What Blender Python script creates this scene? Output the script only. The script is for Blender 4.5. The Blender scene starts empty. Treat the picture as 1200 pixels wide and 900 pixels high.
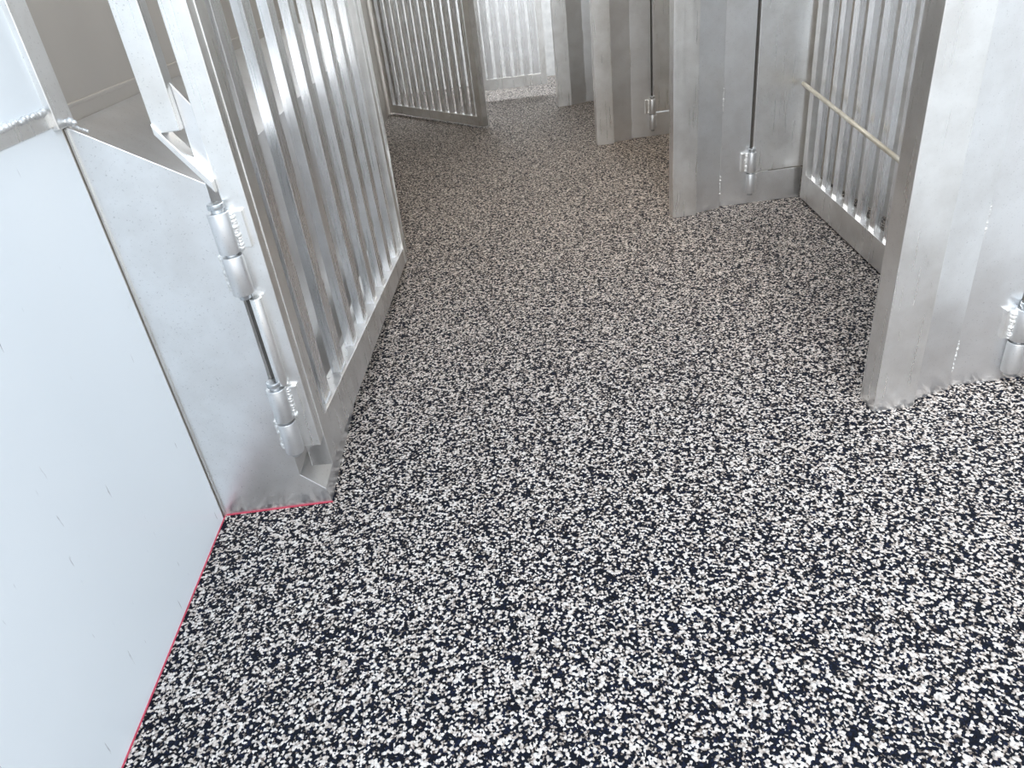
import bpy, bmesh, math, random
from mathutils import Vector, Matrix
random.seed(4)
scn=bpy.context.scene
# ---------------------------------------------------------------- materials
def newmat(name):
    m=bpy.data.materials.new(name); m.use_nodes=True
    nt=m.node_tree; b=nt.nodes['Principled BSDF']
    return m,nt,b
def N(nt,t,**k):
    n=nt.nodes.new(t)
    for a,v in k.items(): setattr(n,a,v)
    return n
def ramp(nt,stops,interp='LINEAR'):
    r=N(nt,'ShaderNodeValToRGB'); cr=r.color_ramp; cr.interpolation=interp
    while len(cr.elements)<len(stops): cr.elements.new(.5)
    for e,(p,c) in zip(cr.elements,stops): e.position=p; e.color=(*c,1)
    return r
def metal(name,col=(.94,.94,.93),dark=(.80,.79,.77),rough=.28,stretch=(30,30,1.2),metallic=.95,nsc=7,bump=.06,speck=.45,rv=.22):
    m,nt,b=newmat(name); L=nt.links
    tc=N(nt,'ShaderNodeTexCoord'); mp=N(nt,'ShaderNodeMapping'); mp.inputs['Scale'].default_value=stretch
    L.new(tc.outputs['Object'],mp.inputs[0])
    n1=N(nt,'ShaderNodeTexNoise'); n1.inputs['Scale'].default_value=3; n1.inputs['Detail'].default_value=6
    L.new(mp.outputs[0],n1.inputs['Vector'])
    n2=N(nt,'ShaderNodeTexNoise'); n2.inputs['Scale'].default_value=nsc; n2.inputs['Detail'].default_value=8; n2.inputs['Roughness'].default_value=.6
    L.new(tc.outputs['Object'],n2.inputs['Vector'])
    n3=N(nt,'ShaderNodeTexNoise'); n3.inputs['Scale'].default_value=260; n3.inputs['Detail'].default_value=2
    L.new(tc.outputs['Object'],n3.inputs['Vector'])
    r=ramp(nt,[(.33,dark),(.6,col)]); L.new(n2.outputs[0],r.inputs[0])
    r3=ramp(nt,[(.24,(.4,.4,.4)),(.36,(1,1,1))]); L.new(n3.outputs[0],r3.inputs[0])
    mx=N(nt,'ShaderNodeMix',data_type='RGBA',blend_type='MULTIPLY'); mx.inputs[0].default_value=speck
    L.new(r.outputs[0],mx.inputs[6]); L.new(r3.outputs[0],mx.inputs[7]); L.new(mx.outputs[2],b.inputs['Base Color'])
    ma=N(nt,'ShaderNodeMapRange'); ma.inputs[3].default_value=rough-rv*.4; ma.inputs[4].default_value=rough+rv*.6
    L.new(n1.outputs[0],ma.inputs[0]); L.new(ma.outputs[0],b.inputs['Roughness'])
    b.inputs['Metallic'].default_value=metallic
    bp=N(nt,'ShaderNodeBump'); bp.inputs['Strength'].default_value=bump; bp.inputs['Distance'].default_value=.004
    L.new(n1.outputs[0],bp.inputs['Height']); L.new(bp.outputs[0],b.inputs['Normal'])
    return m
ALU=metal('brushed_aluminium')
SHEET=metal('aluminium_sheet',col=(.90,.91,.92),dark=(.80,.80,.80),rough=.30,stretch=(12,12,1.5),bump=.03,rv=.12)
BAR=metal('aluminium_slat',col=(.94,.95,.97),dark=(.82,.82,.82),rough=.26,stretch=(30,30,1.2))
WARM=metal('aluminium_wall_lining',col=(.66,.62,.57),dark=(.60,.56,.51),rough=.42,stretch=(1,1,8),nsc=.8,bump=.0,speck=.0,rv=.04)
WELD=metal('weld_bead',col=(.88,.88,.87),dark=(.64,.64,.64),rough=.45,stretch=(60,60,60),metallic=.8)
PIN=metal('steel_pin',col=(.6,.63,.65),dark=(.4,.41,.43),rough=.28)
ROD=metal('dull_rod',col=(.80,.76,.66),dark=(.58,.53,.43),rough=.45,metallic=.6)
HNG=metal('hinge_barrel',col=(.80,.81,.82),dark=(.66,.66,.66),rough=.40)
def white(name,col=(.86,.905,.935),rough=.22):
    m,nt,b=newmat(name); L=nt.links
    tc=N(nt,'ShaderNodeTexCoord'); mp=N(nt,'ShaderNodeMapping'); mp.inputs['Scale'].default_value=(1,9,1.2); mp.inputs['Rotation'].default_value=(.6,0,0)
    L.new(tc.outputs['Object'],mp.inputs[0])
    n=N(nt,'ShaderNodeTexNoise'); n.inputs['Scale'].default_value=9; n.inputs['Detail'].default_value=3
    L.new(mp.outputs[0],n.inputs['Vector'])
    r=ramp(nt,[(.255,(.5,.51,.53)),(.29,col)]); L.new(n.outputs[0],r.inputs[0]); L.new(r.outputs[0],b.inputs['Base Color'])
    b.inputs['Roughness'].default_value=rough
    return m
WHITE=white('white_frp_panel')
def flat(name,col,rough=.6,metallic=0):
    m,nt,b=newmat(name)
    n=N(nt,'ShaderNodeTexNoise'); n.inputs['Scale'].default_value=40
    r=ramp(nt,[(.3,tuple(c*.8 for c in col)),(.7,col)]); nt.links.new(n.outputs[0],r.inputs[0]); nt.links.new(r.outputs[0],b.inputs['Base Color'])
    b.inputs['Roughness'].default_value=rough; b.inputs['Metallic'].default_value=metallic
    return m
RED=flat('red_sealant',(.66,.08,.13),.5)
SHADE=flat('gap_shade',(.10,.095,.09),.6,.5)  # shade of the open gaps, painted as dark color on solid strips
OFFW=flat('off_white_wall',(.86,.86,.85),.5)
# rubber floor
def rubber():
    m,nt,b=newmat('speckled_rubber_granules'); L=nt.links
    tc=N(nt,'ShaderNodeTexCoord')
    v=N(nt,'ShaderNodeTexVoronoi'); v.inputs['Scale'].default_value=192
    L.new(tc.outputs['Object'],v.inputs['Vector'])
    sp=N(nt,'ShaderNodeSeparateColor'); L.new(v.outputs['Color'],sp.inputs[0])
    cl=N(nt,'ShaderNodeTexNoise'); cl.inputs['Scale'].default_value=60; cl.inputs['Detail'].default_value=2
    L.new(tc.outputs['Object'],cl.inputs['Vector'])
    cm=N(nt,'ShaderNodeMapRange'); cm.inputs[1].default_value=.3; cm.inputs[2].default_value=.7; cm.inputs[3].default_value=-.25; cm.inputs[4].default_value=.23
    L.new(cl.outputs[0],cm.inputs[0])
    ad=N(nt,'ShaderNodeMath',operation='ADD'); L.new(sp.outputs[0],ad.inputs[0]); L.new(cm.outputs[0],ad.inputs[1])
    r=ramp(nt,[(0,(.002,.004,.010)),(.28,(.006,.010,.028)),(.40,(.002,.002,.004)),(.53,(.17,.135,.115)),(.575,(.48,.41,.355)),(.67,(.66,.585,.525)),(.86,(.79,.73,.675))],'CONSTANT')
    L.new(ad.outputs[0],r.inputs[0])
    ed=N(nt,'ShaderNodeMapRange'); ed.inputs[1].default_value=.45; ed.inputs[2].default_value=.85; ed.inputs[3].default_value=1; ed.inputs[4].default_value=.5
    L.new(v.outputs['Distance'],ed.inputs[0])
    mx=N(nt,'ShaderNodeMix',data_type='RGBA',blend_type='MULTIPLY'); mx.inputs[0].default_value=1
    L.new(r.outputs[0],mx.inputs[6]); L.new(ed.outputs[0],mx.inputs[7]); L.new(mx.outputs[2],b.inputs['Base Color'])
    b.inputs['Roughness'].default_value=.62
    b.inputs['Specular IOR Level'].default_value=.17
    bp=N(nt,'ShaderNodeBump'); bp.invert=True; bp.inputs['Strength'].default_value=.6; bp.inputs['Distance'].default_value=.003
    L.new(v.outputs['Distance'],bp.inputs['Height']); L.new(bp.outputs[0],b.inputs['Normal'])
    return m
RUB=rubber()
# ---------------------------------------------------------------- builder
class B:
    def __init__(s): s.bm=bmesh.new(); s.mats=[]
    def mi(s,m):
        if m not in s.mats: s.mats.append(m)
        return s.mats.index(m)
    def hexa(s,pts,m):
        vs=[s.bm.verts.new(p) for p in pts]; k=s.mi(m)
        for f in ((0,3,2,1),(4,5,6,7),(0,1,5,4),(1,2,6,5),(2,3,7,6),(3,0,4,7)):
            fa=s.bm.faces.new([vs[i] for i in f]); fa.material_index=k
    def box(s,x0,x1,y0,y1,z0,z1,m):
        s.hexa([(x0,y0,z0),(x1,y0,z0),(x1,y1,z0),(x0,y1,z0),(x0,y0,z1),(x1,y0,z1),(x1,y1,z1),(x0,y1,z1)],m)
    def plate(s,xa,ya,xb,yb,t,z0,z1,m):
        s.hexa([(xa,ya,z0),(xb,yb,z0),(xb,yb+t,z0),(xa,ya+t,z0),(xa,ya,z1),(xb,yb,z1),(xb,yb+t,z1),(xa,ya+t,z1)],m)
    def prism(s,prof,y0,y1,m):
        k=s.mi(m)
        A=[s.bm.verts.new((a,y0,b)) for a,b in prof]; C=[s.bm.verts.new((a,y1,b)) for a,b in prof]
        n=len(prof)
        for q in (s.bm.faces.new(A),s.bm.faces.new(C[::-1])): q.material_index=k
        for i in range(n):
            q=s.bm.faces.new([A[i],C[i],C[(i+1)%n],A[(i+1)%n]]); q.material_index=k
    def cyl(s,p0,p1,r,m,seg=20,r2=None):
        p0=Vector(p0);p1=Vector(p1);d=p1-p0
        M=Matrix.Translation((p0+p1)/2)@d.to_track_quat('Z','Y').to_matrix().to_4x4()
        g=bmesh.ops.create_cone(s.bm,cap_ends=True,segments=seg,radius1=r,radius2=r if r2 is None else r2,depth=d.length,matrix=M)
        k=s.mi(m)
        for f in {f for v in g['verts'] for f in v.link_faces}:
            f.material_index=k; f.smooth=len(f.verts)==4
    def weld(s,p0,p1,r=.006,m=None):
        p0=Vector(p0);p1=Vector(p1);n=max(2,int((p1-p0).length/(r*.9)));k=s.mi(m or WELD)
        for i in range(n+1):
            p=p0.lerp(p1,i/n)+Vector([random.uniform(-.2,.2)*r for _ in range(3)])
            g=bmesh.ops.create_icosphere(s.bm,subdivisions=1,radius=r*random.uniform(.8,1.2),matrix=Matrix.Translation(p))
            for f in {f for v in g['verts'] for f in v.link_faces}: f.material_index=k; f.smooth=True
    def done(s,name,bevel=.002,loc=None,rot=0):
        bmesh.ops.recalc_face_normals(s.bm,faces=s.bm.faces)
        me=bpy.data.meshes.new(name); s.bm.to_mesh(me); s.bm.free()
        for m in s.mats: me.materials.append(m)
        o=bpy.data.objects.new(name,me); scn.collection.objects.link(o)
        if loc: o.location=loc
        o.rotation_euler[2]=rot
        if bevel:
            b=o.modifiers.new('bevel','BEVEL'); b.width=bevel; b.segments=2; b.limit_method='ANGLE'; b.angle_limit=.6
        return o
def hinge(b,x,y,z0,z1,r=.02,side=-1):
    """weld-on barrel hinge, vertical"""
    zm=(z0+z1)/2
    b.cyl((x,y,z0),(x,y,zm-.003),r,HNG,24); b.cyl((x,y,zm+.003),(x,y,z1),r,HNG,24)
    b.cyl((x,y,z0-.012),(x,y,z1+.012),r*.55,PIN,16)
    b.cyl((x,y,z1+.006),(x,y,z1+.018),r*.75,PIN,16)
    b.box(x,x-side*.045,y+r*.3,y+r*1.1,zm+.006,z1-.004,ALU)
    b.box(x,x+side*.035,y+r*.5,y+r*1.4,z0+.004,zm-.006,ALU)
    b.weld((x+side*r*1.1,y+r*.4,z0+.01),(x+side*r*1.1,y+r*.4,zm-.01),.008)
    b.weld((x-side*r*1.1,y+r*.2,zm+.01),(x-side*r*1.1,y+r*.2,z1-.01),.007)

def gate(name,p0,p1,zb0,zt0,zb1,zt1,top,n,sw=.05,th=.028,stile=.05,T=.024):
    """slatted gate; local x runs p0->p1, zb/zt bottom rail at each end"""
    p0=Vector(p0);p1=Vector(p1);d=p1-p0;Lg=d.length
    b=B()
    b.hexa([(0,-T,zb0),(Lg,-T,zb1),(Lg,T,zb1),(0,T,zb0),(0,-T,zt0),(Lg,-T,zt1),(Lg,T,zt1),(0,T,zt0)],ALU)
    b.box(0,Lg,-T,T,top-.06,top,ALU)
    b.box(0,stile,-T-.002,T+.002,zb0,top,ALU)
    b.box(Lg-stile,Lg,-T-.002,T+.002,zb1,top,ALU)
    inner=Lg-2*stile; pitch=inner/n
    for i in range(n):
        cx=stile+pitch*(i+.5)
        zz=zt0+(zt1-zt0)*cx/Lg-.01
        x0,x1=cx-sw/2,cx+sw/2; h=th/2
        b.box(x0,x1,-h,h,zz,top-.05,BAR)
        b.weld((x0,-h-.001,zz+.012),(x1,-h-.001,zz+.012),.003)
    return b.done(name,.002,(p0.x,p0.y,0),math.atan2(d.y,d.x))

# ---------------------------------------------------------------- room
XL=-.795; XR=1.72; YB=8.0; YF=-1.2; HC=2.25
def slab(name,x0,x1,y0,y1,z0,z1,m,bev=0):
    b=B(); b.box(x0,x1,y0,y1,z0,z1,m); return b.done(name,bev)
slab('floor',XL-.1,XR+.1,YF,YB,-.05,0,RUB)
b=B()
b.box(XL-.06,XL,YF,1.50,0,1.0,WHITE)
b.box(XL-.06,XL+.003,YF,1.50,1.0,1.03,ALU)
b.box(XL-.06,XL,YF,1.50,1.03,HC,WHITE)
b.box(XL-.06,XL-.002,1.50,YB,0,HC,WARM)
for z in (1.02,1.30,1.58,1.86): b.box(XL-.003,XL+.003,1.50,YB,z,z+.008,WARM)
b.weld((XL+.004,1.2,1.03),(XL+.004,1.46,1.03),.007)
b.done('wall_left')
slab('wall_right',XR,XR+.06,YF,YB,0,HC,OFFW)
slab('wall_back',XL-.06,XR,YB,YB+.06,0,HC,OFFW)
slab('ceiling',XL-.06,XR+.06,2.1,YB+.06,HC,HC+.05,OFFW)
b=B(); b.box(XL-.01,XL+.012,1.47,1.535,.994,HC,ALU); b.weld((XL+.012,1.5,1.005),(XL+.03,1.5,1.0),.008); b.done('trim_1')
b=B()
b.box(XL,XL+.0028,YF,1.513,0,.0025,RED); b.box(XL,-.508,1.5098,1.5125,0,.003,RED); b.done('trim_2',0)
# wheel box
b=B()
b.prism([(XL,0),(-.51,0),(-.515,.045),(-.570,.10),(-.566,.853),(XL,.994)],1.513,3.9,SHEET)
b.box(XL-.001,XL+.005,1.508,1.514,0,.99,ALU)
b.weld((XL+.01,1.513,.996),(XL+.04,1.513,.98),.004)
b.done('wheel_box',.002)

# ---------------------------------------------------------------- left near gate w/ notch over the box
root=bpy.data.objects.new('slatted_gate',None); scn.collection.objects.link(root)
g=gate('slat_panel',(-.512,1.53),(-.425,3.14),.11,.235,.035,.10,2.0,8,sw=.06,th=.026,stile=.05,T=.025); g.parent=root
b=B()
b.box(-.537,-.487,1.488,1.53,.20,2.0,ALU)
b.box(-.560,-.541,1.505,1.512,.20,.80,SHADE)
b.box(-.617,-.567,1.478,1.518,.965,2.0,ALU)
b.box(-.617,-.49,1.478,1.518,1.94,2.0,ALU)
b.hexa([(-.617,1.472,.965),(-.537,1.472,.842),(-.537,1.522,.842),(-.617,1.522,.965),(-.617,1.472,.985),(-.537,1.472,.865),(-.537,1.522,.865),(-.617,1.522,.985)],ALU)
b.hexa([(-.567,1.50,.88),(-.53,1.50,.84),(-.53,1.506,.84),(-.567,1.506,.88),(-.567,1.50,1.05),(-.53,1.50,.99),(-.53,1.506,.99),(-.567,1.506,1.05)],SHEET)
hinge(b,-.545,1.470,.625,.805,.0225)
hinge(b,-.545,1.470,.205,.385,.0225)
b.cyl((-.527,1.476,.39),(-.527,1.476,.61),.013,ALU,16)
f=b.done('hinge_frame',.002); f.parent=root

gate('slatted_gate',(-.43,3.22),(-.65,5.08),.04,.10,.04,.10,2.0,9,sw=.055,th=.022)
gate('slatted_gate',(.055,5.85),(-.76,6.98),.02,.09,.02,.09,1.9,12,sw=.045,th=.025,stile=.07)
gate('slatted_gate',(.66,6.95),(.07,6.98),.10,.19,.10,.19,1.9,6,sw=.055,th=.03,stile=.05)
gate('slatted_gate',(1.375,1.80),(1.515,3.36),.01,.115,.01,.13,2.0,11,sw=.05,th=.024)
gate('slatted_gate',(1.42,3.55),(1.45,4.9),.01,.115,.01,.13,2.0,10,sw=.05,th=.022)
b=B(); b.cyl((1.345,2.0,.415),(1.455,3.36,.53),.009,ROD,12); b.done('latch_rod',0)

# ---------------------------------------------------------------- stall posts right
def post(x,y,total,gapx,hz,name='stall_post',top=2.05,hr=.022):
    b=B()
    b.box(x,x+.112,y,y+.075,0,top,ALU)
    b.plate(x+.106,y+.022,x+.240,y+.058,.018,0,top,SHEET)
    b.plate(x+.228,y+.078,gapx,y+.070,.02,0,top,SHEET)
    b.box(gapx,gapx+.012,y+.097,y+.11,.15,top,SHADE)
    b.box(gapx+.012,x+total,y+.060,y+.11,.155,top,ALU)
    b.box(gapx-.01,x+total,y+.076,y+.11,0,.145,SHEET)
    for z in (.03,.42,.95,1.35):
        b.weld((x+.114,y+.020,z),(x+.114,y+.020,z+.075),.0065)
        b.weld((x+.241,y+.066,z+.03),(x+.241,y+.066,z+.12),.0075)
    hinge(b,gapx+.004,y+.05,hz,hz+.19,hr,side=1)
    hinge(b,gapx+.004,y+.05,hz+1.1,hz+1.29,hr,side=1)
    return b.done(name,.003)
post(.972,1.60,.62,1.368,.045,hr=.024)
post(.865,3.33,.64,1.245,.06)
post(.765,4.89,.62,1.14,.05)
post(.68,6.33,.6,1.05,.05)

# ---------------------------------------------------------------- light
w=bpy.data.worlds.new('world'); scn.world=w; w.use_nodes=True; nt=w.node_tree
bg=nt.nodes['Background']; tc=N(nt,'ShaderNodeTexCoord'); sx=N(nt,'ShaderNodeSeparateXYZ')
nt.links.new(tc.outputs['Generated'],sx.inputs[0])
r=ramp(nt,[(0,(.22,.21,.20)),(.47,(.42,.42,.42)),(.53,(.78,.84,.90)),(.7,(.96,.99,1)),(1,(.58,.76,1.0))])
mr=N(nt,'ShaderNodeMapRange'); mr.inputs[1].default_value=-1; nt.links.new(sx.outputs[2],mr.inputs[0]); nt.links.new(mr.outputs[0],r.inputs[0])
nt.links.new(r.outputs[0],bg.inputs[0]); bg.inputs[1].default_value=2.5
def area(name,loc,size,energy,col,rot=(0,0,0)):
    l=bpy.data.lights.new(name,'AREA'); l.shape='RECTANGLE'; l.size,l.size_y=size; l.energy=energy; l.color=col
    o=bpy.data.objects.new(name,l); o.location=loc; o.rotation_euler=rot; scn.collection.objects.link(o); return o
area('fill_light',(.5,4.0,2.22),(.4,2.0),14,(1,.84,.64))  # added fill without a fixture, warms the middle of the aisle
area('fill_light',(.3,7.3,2.22),(1.4,.3),50,(.88,.94,1))  # added unseen fill, brightens the far end and back wall
s=bpy.data.lights.new('sun','SUN'); s.energy=2.1; s.angle=math.radians(40); s.color=(1,.97,.94)
so=bpy.data.objects.new('sun',s); scn.collection.objects.link(so)
so.rotation_euler=Vector((.25,1,-.75)).to_track_quat('-Z','Y').to_euler()
# ---------------------------------------------------------------- camera
cam=bpy.data.cameras.new('camera'); co=bpy.data.objects.new('camera',cam); scn.collection.objects.link(co)
cam.sensor_width=36; cam.lens=850/1200*36; cam.clip_start=.02
Xc=Vector((.9919,-.1275,0)); Yc=Vector((-.0658,-.5117,.8566)); Zc=Vector((-.1092,-.8497,-.5159))
R=Matrix(((Xc.x,-Xc.y,-Xc.z),(Yc.x,-Yc.y,-Yc.z),(Zc.x,-Zc.y,-Zc.z)))
M=R.to_4x4(); M.translation=Vector((0,0,1.2)); co.matrix_world=M
scn.camera=co
scn.view_settings.view_transform='Standard'
